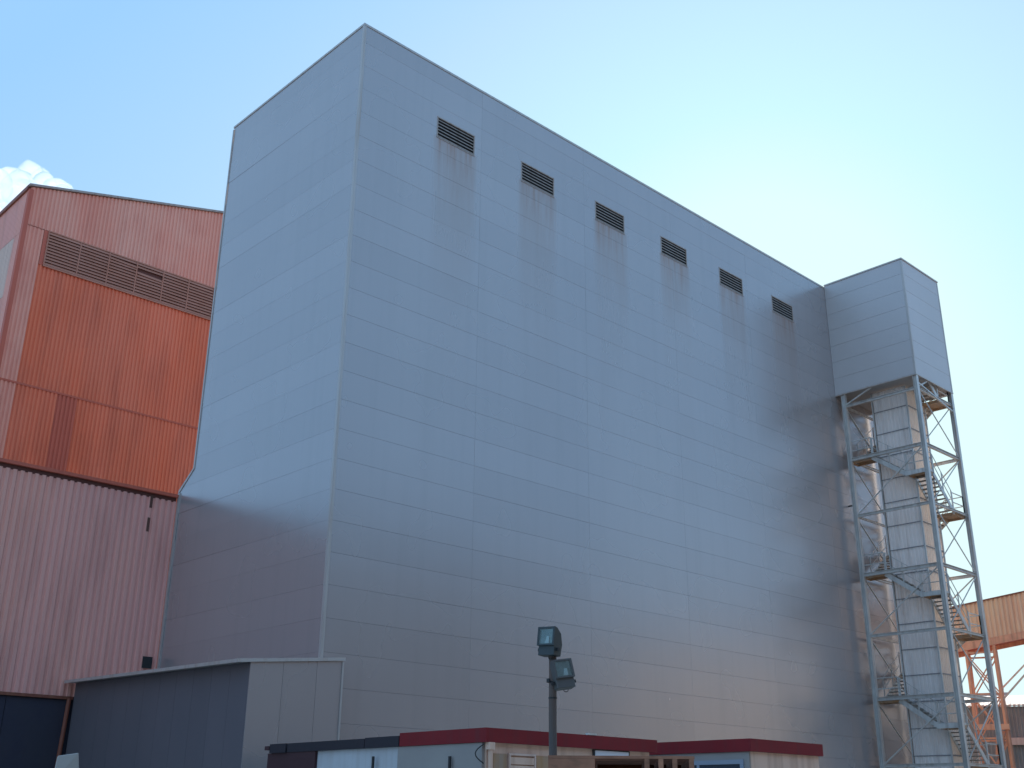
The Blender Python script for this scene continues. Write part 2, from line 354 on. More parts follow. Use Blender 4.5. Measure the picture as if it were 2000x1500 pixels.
# ---------------------------------------------------------------- buildings across the yard (mirrored softly in the cladding)
OP = thing('opposite_warehouse', 'dark warehouse mirrored as a soft dark zone low in the grey wall', 'warehouse', (10, -60, 0))
MB().box(-60, 58, -80, -46, 0, 22).obj('wall', M['dark_shed'], OP)
MB().prism([(-80.5, 22.0), (-45.5, 22.0), (-45.5, 22.2), (-63, 25), (-80.5, 22.2)], -60.5, 58.5, 'x').obj('roof', M['dark_shed'], OP)
for k in range(10): MB().box(-52 + k * 10.5, -47.5 + k * 10.5, -46.1, -45.9, 0.2, 5.0).obj('roller_door', M['greywall'], OP)
OQ = thing('opposite_store', 'sunlit tan store mirrored as a warm glow low at the right of the grey wall', 'warehouse', (105, -58, 0))
MB().box(64, 150, -76, -44, 0, 18).obj('wall', M['tan_wall'], OQ)
MB().box(63.6, 150.4, -76.4, -43.6, 18.0, 18.4).obj('roof', M['concrete'], OQ)
for k in range(6): MB().box(70 + k * 12.5, 74 + k * 12.5, -44.02, -43.9, 9.0, 11.0).obj('window', M['glass'], OQ)

# ---------------------------------------------------------------- stair and lift tower
ST = thing('stair_tower', 'steel stair tower with lift shaft and grey boxed head at the right end', 'stair tower', (33.4, -2.3, 0))
bx0, bx1, by0, by1, bz0, bz1 = 31.45, 35.44, -4.58, -0.008, 22.36, 28.85
MB().box(bx0 + T, bx1 - T, by0 + T, by1, bz0 + 0.06, bz1 - 0.03).obj('head_core', M['joint'], ST)
rz = [bz0 + 0.02, 23.3, 24.24, 25.18, 26.12, 27.06, 28.0, bz1 - 0.02]
for k in range(7):
    a, b = rz[k] + 0.004, rz[k + 1] - 0.004
    MB().box(bx0, bx0 + T - 0.004, by0 + 0.06, by1, a, b).obj('head_panel', M['head'], ST, 0.003)
    MB().box(bx0 + 0.06, bx1 - 0.06, by0, by0 + T - 0.004, a, b).obj('head_panel', M['head'], ST, 0.003)
    MB().box(bx1 - T + 0.004, bx1, by0 + 0.06, by1, a, b).obj('head_panel', M['head'], ST, 0.003)
for (x, y, sx, sy) in ((bx0, by0, 1, 1), (bx1, by0, -1, 1)):
    MB().box(min(x - 0.01 * sx, x + 0.09 * sx), max(x - 0.01 * sx, x + 0.09 * sx), y - 0.012, y - 0.003, bz0, bz1 - 0.05).box(min(x - 0.012 * sx, x - 0.003 * sx), max(x - 0.012 * sx, x - 0.003 * sx), y - 0.002, y + 0.09, bz0, bz1 - 0.05).obj('corner_flashing', M['clad_flash'], ST)
MB().box(bx0 - 0.04, bx1 + 0.04, by0 - 0.04, by1, bz1 - 0.02, bz1 + 0.05).obj('roof_coping', M['clad_flash'], ST)
MB().box(bx0 - 0.02, bx1 + 0.02, by0 - 0.02, by0 + 0.06, bz0 - 0.05, bz0 + 0.015).box(bx0 - 0.02, bx0 + 0.06, by0 + 0.062, by1, bz0 - 0.05, bz0 + 0.015).box(bx1 - 0.06, bx1 + 0.02, by0 + 0.062, by1, bz0 - 0.05, bz0 + 0.015).obj('bottom_flashing', M['clad_flash'], ST)
PX = (31.56, 35.34); PY = (-0.42, -4.47)
corners = [(PX[0], PY[0]), (PX[0], PY[1]), (PX[1], PY[1]), (PX[1], PY[0])]
for (x, y) in corners:
    MB().hbeam((x, y, 0), (x, y, bz0 - 0.052), 0.21, 0.022, (0, 1, 0)).obj('post', M['galv'], ST)
    MB().box(x - 0.2, x + 0.2, y - 0.2, y + 0.2, 0.001, 0.03).obj('base_plate', M['galv'], ST)
levels = [21.65, 18.70, 15.72, 12.70, 9.70, 6.72, 3.70, 0.75]
for z in levels:
    big = z in (18.70, 12.70, 6.72, 0.75)
    s = 0.17 if big else 0.14
    MB().hbeam((PX[0], PY[0] - 0.10, z), (PX[0], PY[1] + 0.10, z), s, 0.016, (0, 0, 1)).obj('beam', M['galv'], ST)
    MB().hbeam((PX[0] + 0.10, PY[1], z), (PX[1] - 0.10, PY[1], z), s - 0.02, 0.016, (0, 0, 1)).obj('beam', M['galv'], ST)
    MB().hbeam((PX[1], PY[0] - 0.10, z), (PX[1], PY[1] + 0.10, z), s - 0.02, 0.016, (0, 0, 1)).obj('beam', M['galv'], ST)
    MB().hbeam((PX[0] + 0.10, PY[0], z), (PX[1] - 0.10, PY[0], z), s - 0.04, 0.016, (0, 0, 1)).obj('beam', M['galv'], ST)
def brace(a, b, w=0.07): MB().bar(a, b, w, w * 0.8).obj('brace', M['galv'], ST)
fx, fy = PX[0] + 0.02, PY[1] - 0.03
brace((fx, PY[0] - 0.12, 21.75), (fx, -2.0, 22.32), 0.08); brace((fx + 0.3, PY[0], 21.75), (fx + 1.2, PY[0], 22.32), 0.07)
brace((fx + 0.05, PY[0], 21.55), (PX[1] - 0.1, PY[0], 18.85), 0.09)
brace((PX[0] + 0.15, PY[1], 21.75), (PX[0] + 1.2, PY[1], 22.3), 0.08); brace((PX[0] + 0.1, fy, 21.95), (PX[1] - 0.1, fy, 21.3), 0.09)
for i, z in enumerate(levels[:-1]):
    zn = levels[i + 1]
    if i % 2 == 1:   # landing level down to mid level
        brace((fx, PY[0] - 0.12, zn + 0.1), (fx, PY[1] + 0.12, z - 0.1), 0.06)
        brace((PX[0] + 0.12, PY[0] + 0.02, z - 0.1), (PX[1] - 0.12, PY[0] + 0.02, zn + 0.1), 0.055)
        brace((PX[1] + 0.02, PY[1] + 0.12, z - 0.1), (PX[1] + 0.02, PY[0] - 0.12, zn + 0.1), 0.06)
        brace((PX[0] + 0.12, fy, zn + 0.1), (PX[1] - 0.12, fy, z - 0.1), 0.045)
    else:
        brace((PX[0] + 0.12, fy, z - 0.12), (PX[1] - 0.12, fy, zn + 0.12), 0.045)
        brace((PX[0] + 0.12, fy + 0.06, zn + 0.12), (PX[1] - 0.12, fy + 0.06, z - 0.12), 0.045)
        if i: brace((PX[0] + 0.12, PY[0] + 0.02, z - 0.1), (PX[1] - 0.12, PY[0] + 0.02, zn + 0.1), 0.06)
# shaft
sx0, sx1, sy0, sy1 = 32.45, 34.38, -3.42, -1.52
rows = [17.56 - 1.22 * k for k in range(-4, 15)]
rows = [r for r in rows if -0.2 < r < 22.5]; rows[0] = 22.30; rows[-1] = 0.02
for r in rows[:-1]: MB().box(sx0 + 0.02, sx1 - 0.02, sy0 + 0.052, sy0 + 0.10, r - 0.06, r + 0.02).box(sx0 + 0.052, sx0 + 0.10, sy0 + 0.11, sy1 - 0.02, r - 0.06, r + 0.02).obj('sheeting_rail', M['galv'], ST)
for k in range(len(rows) - 1):
    zt, zb = rows[k], rows[k + 1] + 0.001
    for org, u, n, wd in (((sx0 + 0.05, sy1, 0), (0, -1, 0), (-1, 0, 0), sy1 - sy0), ((sx0, sy0 + 0.05, 0), (1, 0, 0), (0, -1, 0), sx1 - sx0),
                          ((sx1 - 0.05, sy0, 0), (0, 1, 0), (1, 0, 0), sy1 - sy0), ((sx1, sy1 - 0.05, 0), (-1, 0, 0), (0, 1, 0), sx1 - sx0)):
        MB().corr(org, u, n, wd, zb, zt, 0.1905, 0.035).obj('shaft_sheet', M['shaft' if n == (-1, 0, 0) else 'lit_cream'], ST)
for (x, y) in ((sx0, sy0), (sx0, sy1), (sx1, sy0), (sx1, sy1)):
    MB().box(x - 0.035, x + 0.035, y - 0.035, y + 0.035, 0, 22.28).obj('shaft_edge_trim', M['galv'], ST)

def flight(a, b, side, w, n=8, rail=True, railside=-1):
    """a upper, b lower point (centre line of the flight), side = horizontal unit vector across"""
    a = Vector(a); b = Vector(b); s = Vector(side)
    mb = MB()
    for o_ in (-1, 1):
        mb.bar(a + s * o_ * w / 2 - Vector((0, 0, 0.08)), b + s * o_ * w / 2 - Vector((0, 0, 0.08)), 0.05, 0.22)
    F = mb.obj('stair_flight', M['galv'], ST)
    dh = Vector((b.x - a.x, b.y - a.y, 0)); run = dh.length; d = dh.normalized()
    for k in range(n):
        t = (k + 0.5) / n; c = a.lerp(b, t); tw = run / n * 0.92
        p = [c - s * (w / 2 - 0.03) - d * tw / 2, c + s * (w / 2 - 0.03) - d * tw / 2, c + s * (w / 2 - 0.03) + d * tw / 2, c - s * (w / 2 - 0.03) + d * tw / 2]
        p = [Vector((q.x, q.y, c.z)) for q in p]
        MB().hexa([q - Vector((0, 0, 0.045)) for q in p] + p).obj('tread', M['tread'], F)
    if rail:
        e = s * railside * (w / 2 - 0.0); h = MB(); up = Vector((0, 0, 1.0))
        for hz in (1.0, 0.5): h.bar(a + e + up * hz, b + e + up * hz, 0.03)
        for t in (0.04, 0.5, 0.96): c = a.lerp(b, t) + e; h.bar(c, c + up, 0.045)
        h.obj('handrail', M['galv'], F)
    return F
def landing(x0, x1, y0, y1, z, rails):
    mb = MB().box(x0, x1, y0, y1, z - 0.03, z).box(x0, x1, y0, y0 + 0.04, z - 0.16, z - 0.031).box(x0, x1, y1 - 0.04, y1, z - 0.16, z - 0.031)
    mb.box(x0, x0 + 0.04, y0 + 0.041, y1 - 0.041, z - 0.16, z - 0.031).box(x1 - 0.04, x1, y0 + 0.041, y1 - 0.041, z - 0.16, z - 0.031)
    Lg = mb.obj('landing', M['rust'], ST)
    h = MB()
    for (a, b) in rails:
        a = Vector((*a, z)); b = Vector((*b, z))
        for hz in (1.0, 0.5): h.bar(a + Vector((0, 0, hz)), b + Vector((0, 0, hz)), 0.04)
        for p in (a, b): h.bar(p, p + Vector((0, 0, 1.0)), 0.045)
        h.bar(a + Vector((0, 0, 0.05)), b + Vector((0, 0, 0.05)), 0.01, 0.1)
    if rails: h.obj('handrail', M['galv'], Lg)
ox0, ox1, oy0, oy1 = 31.66, 35.24, -4.38, -0.36
for zA in (24.7, 18.7, 12.7, 6.7, 0.7):
    if zA < 20:
        landing(ox0, 32.38, -1.6, oy1, zA, [((ox0, -1.6), (ox0, oy1))])
    if zA < 20 and zA > 1.6:
        flight((32.02, -1.60, zA), (32.02, -3.42, zA - 1.30), (1, 0, 0), 0.74, 7, True, -1)
        landing(ox0, 32.38, oy0, -3.42, zA - 1.30, [((ox0, -3.42), (ox0, oy0)), ((ox0, oy0), (32.3, oy0))])
        mbf = MB().box(31.46, 31.50, -4.36, -3.35, zA - 1.45, zA - 1.24); mbf.obj('landing_beam', M['galv'], ST)
    if zA > 3.1:
        flight((32.30, -3.93, zA - 1.30), (34.05, -3.93, zA - 2.98), (0, 1, 0), 0.92, 10, True, -1)
        landing(34.05, ox1, oy0, -3.48, zA - 3.0, [((34.05, oy0), (ox1, oy0)), ((ox1, oy0), (ox1, -3.48))])
        flight((34.82, -3.48, zA - 3.0), (34.82, -1.62, zA - 4.48), (1, 0, 0), 0.74, 8, True, 1)
        landing(34.45, ox1, -1.62, oy1, zA - 4.5, [((ox1, -1.62), (ox1, oy1)), ((ox1, oy1), (34.45, oy1))])
        flight((34.45, -0.92, zA - 4.5), (32.38, -0.92, zA - 5.98), (0, 1, 0), 1.0, 8, True, 1)

for r in rows[1:-1]:
    MB().box(sx0 - 0.004, sx1, sy0 - 0.006, sy0 + 0.012, r - 0.02, r + 0.02).box(sx0 - 0.006, sx0 + 0.012, sy0 + 0.013, sy1, r - 0.02, r + 0.02).obj('lap_strip', M['lap'], ST)

# ---------------------------------------------------------------- tall orange building
OB = thing('orange_building', 'tall orange corrugated gable-fronted building with a brown louvre band, behind on the left', 'building', (14, 40, 0))
OX, OY, OE, OS = -3.2, 24.0, 30.9, 0.257
def ztop(x): return OE + OS * (x - OX) if x < 14 else OE + OS * (14 - OX) - OS * (x - 14)
MB().prism([(OX + 0.05, 0), (31.0, 0), (31.0, ztop(31.0) - 0.1), (14, ztop(14) - 0.1), (OX + 0.05, OE - 0.1)], OY + 0.06, 66, 'y').obj('inner_wall', M['orange_dark'], OB)
def osheet(x, w, z0, z1, z1b=None, m='orange'):
    MB().corr((x, OY, 0), (1, 0, 0), (0, -1, 0), w - 0.004, z0, z1, 0.2, 0.045, z1b).obj('wall_sheet', M[m], OB)
x = OX
while x < 13.9:
    dk = 'orange_dark' if -0.25 < x + 0.5 < 0.75 and x > -1.1 else 'orange'
    osheet(x, 1.0, 13.4, 20.44, None, dk if dk == 'orange_dark' else ('orange_pale' if x < -2.5 else 'orange'))
    if x < -2.4:
        osheet(x, 1.0, 20.46, 28.70, None, 'orange_pale' if x < -2.5 else 'orange')
    else:
        osheet(x, 1.0, 20.46, 26.80, None, 'orange')
    osheet(x, 1.0, 28.74, ztop(x) - 0.10, ztop(x + 1.0) - 0.10, 'orange_pale')
    x += 1.0
MB().box(OX + 0.02, 14, OY - 0.06, OY - 0.048, 20.40, 20.50).obj('lap_flashing', M['orange_dark'], OB)
bays = [-1.97, -0.30, 1.25, 2.78, 4.3, 5.8, 7.35, 8.9, 10.5]
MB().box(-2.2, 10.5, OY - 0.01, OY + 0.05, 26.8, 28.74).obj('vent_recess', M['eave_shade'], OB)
MB().box(-2.2, -1.97, OY - 0.05, OY - 0.012, 26.8, 28.72).obj('vent_jamb', M['orange_dark'], OB)
for i in range(len(bays) - 1):
    a, b = bays[i] + 0.02, bays[i + 1] - 0.02
    MB().box(bays[i] - 0.03, bays[i] + 0.03, OY - 0.10, OY - 0.012, 26.8, 28.72).obj('mullion', M['vent_band'], OB)
    for k in range(11):
        if (i, k) in ((3, 8),): continue
        z = 26.84 + k * 0.17; s_ = 0.04 if (i, k) in ((3, 7), (2, 9), (4, 3)) else 0
        MB().hexa([(a, OY - 0.11, z), (b, OY - 0.11, z - s_), (b, OY - 0.10, z - s_), (a, OY - 0.10, z), (a, OY - 0.045, z + 0.15), (b, OY - 0.045, z + 0.15 - s_), (b, OY - 0.035, z + 0.15 - s_), (a, OY - 0.035, z + 0.15)]).obj('louvre_slat', M['vent_band'], OB)
MB().box(-2.0, 10.5, OY - 0.12, OY - 0.05, 26.74, 26.82).box(-2.0, 10.5, OY - 0.08, OY - 0.05, 28.70, 28.76).obj('vent_frame', M['vent_band'], OB)
# verge and eave trims, corner trim
MB().hexa([(OX - 0.12, OY - 0.14, OE - 0.10), (14, OY - 0.14, ztop(14) - 0.10), (14, OY + 0.1, ztop(14) - 0.10), (OX - 0.12, OY + 0.1, OE - 0.10),
           (OX - 0.12, OY - 0.14, OE + 0.02), (14, OY - 0.14, ztop(14) + 0.02), (14, OY + 0.1, ztop(14) + 0.02), (OX - 0.12, OY + 0.1, OE + 0.02)]).obj('verge_trim', M['louvre'], OB)
MB().box(OX - 0.14, OX + 0.05, OY + 0.101, 66, OE - 0.20, OE + 0.02).obj('eave_trim', M['maroon_flash'], OB)
MB().box(OX - 0.07, OX + 0.14, OY - 0.07, OY - 0.052, 13.4, OE - 0.23).box(OX - 0.07, OX - 0.052, OY - 0.05, OY + 0.22, 13.4, OE - 0.23).obj('corner_trim', M['orange_dark'], OB)
rf = MB()
rf.prism([(OX - 0.13, OE + 0.022), (14, ztop(14) + 0.022), (31.1, ztop(31) + 0.022), (31.1, ztop(31) - 0.05), (14, ztop(14) - 0.05), (OX - 0.13, OE - 0.05)], OY - 0.12, 66.1, 'y')
rf.obj('roof', M['maroon_flash'], OB)
for k in range(14):
    y = OY + 0.1 + k
    def side(z0, z1, m): MB().corr((OX, y + 0.996, 0), (0, -1, 0), (-1, 0, 0), 0.99, z0, z1, 0.198, 0.045).obj('side_sheet', M[m], OB)
    side(13.4, 20.44, 'pink')
    if k in (1, 2): side(20.46, 25.0, 'pink'); side(25.02, 28.3, 'skylight'); side(28.32, OE - 0.2, 'pink')
    else: side(20.46, 28.3, 'pink'); side(28.32, OE - 0.2, 'pink')

# ---------------------------------------------------------------- lower pink building
PB = thing('corrugated_building', 'lower pinkish corrugated building with a navy base, in front of the orange one at left', 'building', (-8, 16, 0))
PYY = 10.34
MB().prism([(PYY + 0.06, 0), (23.9, 0), (23.9, 13.3), (PYY + 0.06, 12.55)], -24, -0.04, 'x').obj('inner_wall', M['navy'], PB)
x = -24.0; k = 0
while x < -0.1:
    w = min(1.0, -0.06 - x)
    MB().corr((x, PYY, 0), (1, 0, 0), (0, -1, 0), w - 0.004, 5.06, 12.42, 0.25, 0.055).obj('wall_sheet', M['pink'], PB)
    x += 1.0
MB().box(-24, -0.06, PYY - 0.16, PYY + 0.05, 12.56, 12.68).obj('eave_flashing', M['orange_dark'], PB)
MB().box(-24, -0.06, PYY - 0.02, PYY + 0.04, 12.40, 12.558).obj('eave_gap', M['eave_shade'], PB)  # dark strip in place of the shade under the eave flashing
MB().prism([(PYY - 0.1, 12.682), (23.95, 13.8), (23.95, 13.72), (PYY - 0.1, 12.60 + 0.084)], -24, -0.06, 'x').obj('roof', M['maroon_flash'], PB)
MB().box(-24, -2.93, PYY - 0.09, PYY + 0.05, 4.96, 5.055).obj('base_flashing', M['maroon_flash'], PB)
x = -24.0
while x < -3.1:
    MB().box(x + 0.01, min(x + 2.09, -2.95), PYY + 0.01, PYY + 0.055, 0.0, 4.95).obj('base_panel', M['navy'], PB, 0.006); x += 2.1
MB().tube((-3.22, PYY - 0.06, 0), (-3.05, PYY - 0.06, 4.98), 0.07).obj('downpipe', M['maroon_flash'], PB)
for (x, z, h) in ((-1.06, 12.0, 0.48), (-1.07, 11.1, 0.52)):
    MB().box(x - 0.05, x + 0.05, PYY - 0.07, PYY - 0.056, z, z + h).obj('rusted_slot', M['slot'], PB)
MB().box(-0.62, -0.26, PYY - 0.10, PYY - 0.057, 6.22, 6.62).obj('hatch', M['black'], PB)

# ---------------------------------------------------------------- grey lean-to
SH = thing('lean_to_shed', 'low grey flat-roofed lean-to at the foot of the grey building\'s left corner', 'shed', (-1.4, 4.5, 0))
def sz(x, y): return 5.28 + 0.1 * (x + 2.9) + 0.02 * (y + 1)
q = [(-2.87, -0.97), (-0.06, -0.97), (-0.06, PYY - 0.12), (-2.87, PYY - 0.12)]
MB().hexa([(a, b, 0) for a, b in q] + [(a, b, sz(a, b) - 0.03) for a, b in q]).obj('core_wall', M['joint'], SH)
fx_ = [-2.9, -1.86, -0.76, 0.12]
for i in range(3):
    a, b = fx_[i] + 0.004, fx_[i + 1] - 0.004
    MB().hexa([(a, -1.0, 0), (b, -1.0, 0), (b, -0.972, 0), (a, -0.972, 0), (a, -1.0, sz(a, -1)), (b, -1.0, sz(b, -1)), (b, -0.972, sz(b, -1)), (a, -0.972, sz(a, -1))]).obj('wall_panel', M['clad'], SH)
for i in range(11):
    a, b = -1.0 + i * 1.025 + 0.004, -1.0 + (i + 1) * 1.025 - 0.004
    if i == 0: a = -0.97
    MB().hexa([(-2.9, a, 0), (-2.872, a, 0), (-2.872, b, 0), (-2.9, b, 0), (-2.9, a, sz(-2.9, a)), (-2.872, a, sz(-2.9, a)), (-2.872, b, sz(-2.9, b)), (-2.9, b, sz(-2.9, b))]).obj('wall_panel', M['shaded_side_sheet'], SH)
MB().box(0.085, 0.14, -1.03, -1.002, 0, 5.55).box(0.122, 0.14, -1.0, -0.04, 0, 5.55).obj('corner_trim', M['clad_flash'], SH)
q = [(-3.32, -1.06), (0.16, -1.06), (0.16, -0.05), (-0.05, -0.05), (-0.05, PYY - 0.1), (-3.32, PYY - 0.1)]
mb = MB(); n = len(q)
mb.v = [(a, b, sz(a, b) + 0.005) for a, b in q] + [(a, b, sz(a, b) + 0.10) for a, b in q]
mb.f = [list(range(n))[::-1], [n + i for i in range(n)]] + [[i, (i + 1) % n, n + (i + 1) % n, n + i] for i in range(n)]
mb.obj('roof', M['clad_flash'], SH)

# ---------------------------------------------------------------- site cabins
CA = thing('site_office', 'low beige building with dark red fascia, front centre below the floodlight mast', 'office building', (-1.8, -9, 0))
x0, x1, y0, y1 = -4.26, 0.76, -12.0, -9.38
MB().box(x0 + 0.1, x1 - 0.16, y0 + 0.1, y1 + 0.1, 0, 2.80).obj('wall', M['beige'], CA)
MB().box(x0, x1, y0, y0 + 0.06, 2.79, 3.05).obj('fascia', M['red'], CA)
MB().box(x0, x0 + 0.06, y0 + 0.062, y1, 2.79, 3.05).obj('fascia', M['red'], CA)
MB().box(x1 - 0.06, x1, y0 + 0.062, y1, 2.79, 3.05).obj('fascia', M['red'], CA)
MB().box(x0 + 0.06, x1 - 0.06, y0 + 0.06, y1, 2.81, 2.96).obj('roof', M['greywall'], CA)
MB().box(-1.45, -1.2, y0 - 0.012, y0 + 0.07, 3.052, 3.09).obj('roof_clip', M['galv'], CA)
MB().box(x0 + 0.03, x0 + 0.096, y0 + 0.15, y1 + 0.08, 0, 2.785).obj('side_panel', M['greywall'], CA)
MB().tube((x0 + 0.14, y0 + 0.03, 0), (x0 + 0.14, y0 + 0.03, 2.68), 0.045).obj('downpipe', M['beige'], CA)
MB().box(x0 + 0.06, x0 + 0.2, y0 - 0.03, y0 + 0.08, 2.66, 2.79).obj('pipe_box', M['beige'], CA)
cb = MB(); pts = [Vector((x0 + 0.02, y0 + 0.08 + 0.10 * math.sin(t * 3.1), 2.76 - 0.35 * t)) + Vector((-0.13 * math.sin(t * math.pi), 0, 0)) for t in [i / 8 for i in range(9)]]
for a, b in zip(pts, pts[1:]): cb.tube(a, b, 0.012, n=6)
cb.obj('cable', M['black'], CA)
win = MB().box(-1.22, -0.08, y0 + 0.07, y0 + 0.099, 2.28, 2.787).obj('window', M['black'], CA)
MB().box(-1.17, -0.13, y0 + 0.055, y0 + 0.069, 2.32, 2.765).obj('pane', M['white_sheet'], win)
# framed slatted panel and rust patches beside the pipe
wf = MB().box(-3.62, -2.90, y0 + 0.04, y0 + 0.09, 2.58, 2.62).box(-3.62, -3.58, y0 + 0.04, y0 + 0.09, 1.6, 2.578).box(-2.94, -2.90, y0 + 0.04, y0 + 0.09, 1.6, 2.578).obj('window_frame', M['skylight'], CA)
for k in range(6):
    MB().box(-3.575, -2.945, y0 + 0.05, y0 + 0.08, 2.42 - k * 0.15, 2.55 - k * 0.15).obj('shutter_slat', M['beige'], wf)
for a_, b_ in ((-4.0, -3.66), (-2.85, -2.2)): MB().box(a_, b_, y0 + 0.08, y0 + 0.097, 1.2, 2.6).obj('rusty_panel', M['rust'], CA)
# dark-trimmed extension at the back
CE = thing('cabin_annexe', 'low white-walled annexe with blackish fascia and maroon end, left of the red-trimmed office', 'cabin', (-3, -7, 0))
MB().box(x0 + 0.08, 0.3, -9.26, -6.37, 0, 2.80).obj('wall', M['offwhite'], CE)
MB().box(x0, 0.3, -9.35, -8.2, 2.79, 3.00).box(x0, 0.3, -8.18, -5.25, 2.79, 2.985).box(x0, 0.3, -5.17, -4.5, 2.79, 2.99).obj('fascia', M['navy_fascia'], CE)
MB().box(x0 + 0.02, 0.3, -6.36, -5.30, 0, 2.788).box(x0 + 0.06, 0.3, -5.28, -4.35, 0, 2.788).box(x0 - 0.01, 0.28, -4.49, -4.30, 2.86, 2.95).obj('maroon_end', M['maroon'], CE)
for y in (-8.55, ):
    MB().tube((x0 - 0.02, y, 0), (x0 - 0.02, y, 2.62), 0.03, n=8).obj('vent_pipe', M['black'], CE)
MB().tube((x0 - 0.03, -11.0, 0), (x0 - 0.03, -11.0, 2.56), 0.03, n=8).obj('vent_pipe', M['black'], CA)

CB = thing('side_office', 'low pinkish building with dark red fascia, right of the beige office', 'office building', (5.8, -10, 0))
x0, x1, y0, y1 = 4.24, 7.42, -12.0, -7.4
MB().box(x0 + 0.10, x1 - 0.12, y0 + 0.08, y1, 0, 2.96).obj('wall', M['beige'], CB)
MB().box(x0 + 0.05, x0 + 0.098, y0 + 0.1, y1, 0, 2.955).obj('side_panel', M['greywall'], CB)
MB().box(x0, x1, y0, y0 + 0.06, 2.96, 3.25).obj('fascia', M['red'], CB)
MB().box(x0, x0 + 0.06, y0 + 0.062, y1, 2.96, 3.25).obj('fascia', M['red'], CB)
MB().box(x1 - 0.06, x1, y0 + 0.062, y1, 2.96, 3.25).obj('fascia', M['red'], CB)
MB().box(x0 + 0.06, x1 - 0.06, y0 + 0.06, y1, 2.97, 3.15).obj('roof', M['greywall'], CB)
wf = MB().box(x0 + 0.01, x0 + 0.048, -11.75, -9.2, 2.68, 2.78).box(x0 + 0.01, x0 + 0.048, -11.75, -11.65, 1.4, 2.678).box(x0 + 0.01, x0 + 0.048, -10.45, -10.37, 1.4, 2.678).obj('window_frame', M['winblue'], CB)
MB().box(x0 + 0.03, x0 + 0.046, -11.648, -10.452, 1.4, 2.678).box(x0 + 0.03, x0 + 0.046, -10.368, -9.2, 1.4, 2.678).obj('pane', M['glass'], wf)

# ---------------------------------------------------------------- floodlight mast
LP = thing('floodlight_mast', 'brown round pole carrying two dark floodlights, in front of the grey wall', 'floodlight mast', (-8.12, -17.51, 0))
pm = MB(); N = 9
for i in range(N):
    a, b = 3.74 * i / N, 3.74 * (i + 1) / N
    pm.tube((-8.12 + 0.004 * math.sin(i * 1.7), -17.51, a), (-8.12 + 0.004 * math.sin((i + 1) * 1.7), -17.51, b), 0.057 - 0.0006 * i, 0.057 - 0.0006 * (i + 1), 14)
pm.obj('pole', M['pole'], LP)
for z in (2.97,): MB().tube((-8.12, -17.51, z), (-8.12, -17.51, z + 0.02), 0.058, n=14).obj('strap', M['black'], LP)
def floodlight(center, yaw, tilt, roll, body, bracket_to, sgn=1):
    """wedge-bodied floodlight: front face with glass above a gear box; profile extruded sideways"""
    w = 0.27
    prof = [(0.0, -0.18), (0.15, -0.18), (0.17, -0.02), (0.13, 0.12), (0.04, 0.19), (0.0, 0.19)]   # (depth back, height)
    mx = Matrix.Translation(Vector(center)) @ Matrix.Rotation(yaw, 4, 'Z') @ Matrix.Rotation(tilt, 4, 'X') @ Matrix.Rotation(roll, 4, 'Y')
    tf = lambda mb: setattr(mb, 'v', [tuple(mx @ Vector(v)) for v in mb.v]) or mb
    hs = MB().prism(prof, -w / 2, w / 2, 'x')
    Hh = tf(hs).obj('floodlight', M[body], LP, 0.006)
    fr = MB().box(-w / 2 - 0.008, w / 2 + 0.008, -0.03, -0.002, 0.165, 0.19).box(-w / 2 - 0.008, w / 2 + 0.008, -0.03, -0.002, -0.055, -0.035)
    fr.box(-w / 2 - 0.008, -w / 2 + 0.02, -0.03, -0.002, -0.034, 0.164).box(w / 2 - 0.02, w / 2 + 0.008, -0.03, -0.002, -0.034, 0.164)
    tf(fr).obj('rim', M[body], Hh)
    rf_ = MB()   # bright dished reflector behind the glass with the pale wedge
    rf_.poly([(-0.115, -0.004, -0.034), (0.115, -0.004, -0.034), (0.06, -0.0035, 0.03), (-0.06, -0.0035, 0.03)])
    rf_.box(-0.11, 0.11, -0.006, -0.003, -0.03, 0.16).poly([(-0.108, -0.008, 0.158), (0.108, -0.008, 0.158), (0.05, -0.0075, 0.09), (-0.05, -0.0075, 0.09)])
    tf(rf_).obj('reflector', M['reflector'], Hh)
    tf(MB().hexa([(-0.02, -0.018, -0.025), (0.05, -0.018, -0.025), (0.05, -0.009, -0.025), (-0.02, -0.009, -0.025), (0.01, -0.018, 0.065), (0.05, -0.018, 0.065), (0.05, -0.009, 0.065), (0.01, -0.009, 0.065)])).obj('pale_wedge', M['pale_wedge'], Hh)
    tf(MB().box(-0.114, 0.114, -0.026, -0.022, -0.033, 0.163)).obj('glass', M['lamp_glass'], Hh)
    for a_ in (-w / 2 - 0.04, w / 2 + 0.002): tf(MB().box(a_, a_ + 0.038, 0.04, 0.07, -0.12, -0.08)).obj('pivot', M['black'], Hh)
    kn = MB(); arc = [mx @ Vector((0.02 + 0.035 * math.cos(t), 0.08, -0.19 - 0.03 * abs(math.sin(t)))) for t in [math.pi * i / 6 for i in range(7)]]
    for a, b in zip(arc, arc[1:]): kn.tube(a, b, 0.005, n=6)
    kn.obj('cable', M['black'], Hh)
    br = MB(); c = mx @ Vector((sgn * (w / 2 + 0.03), 0.055, -0.10)); br.bar(c, Vector(bracket_to), 0.03, 0.03)
    br.bar(Vector(bracket_to) - Vector((0.05, 0, 0)), Vector(bracket_to) + Vector((0.05, 0, 0)), 0.05); br.obj('bracket', M['black'], LP)
floodlight((-8.24, -17.52, 3.70), math.radians(-84), math.radians(-4), math.radians(3), 'lamp_body', (-8.10, -17.56, 3.60), 1)
floodlight((-8.06, -17.66, 3.285), math.radians(-20), math.radians(-10), math.radians(-9), 'lamp_body2', (-8.14, -17.49, 3.20), -1)

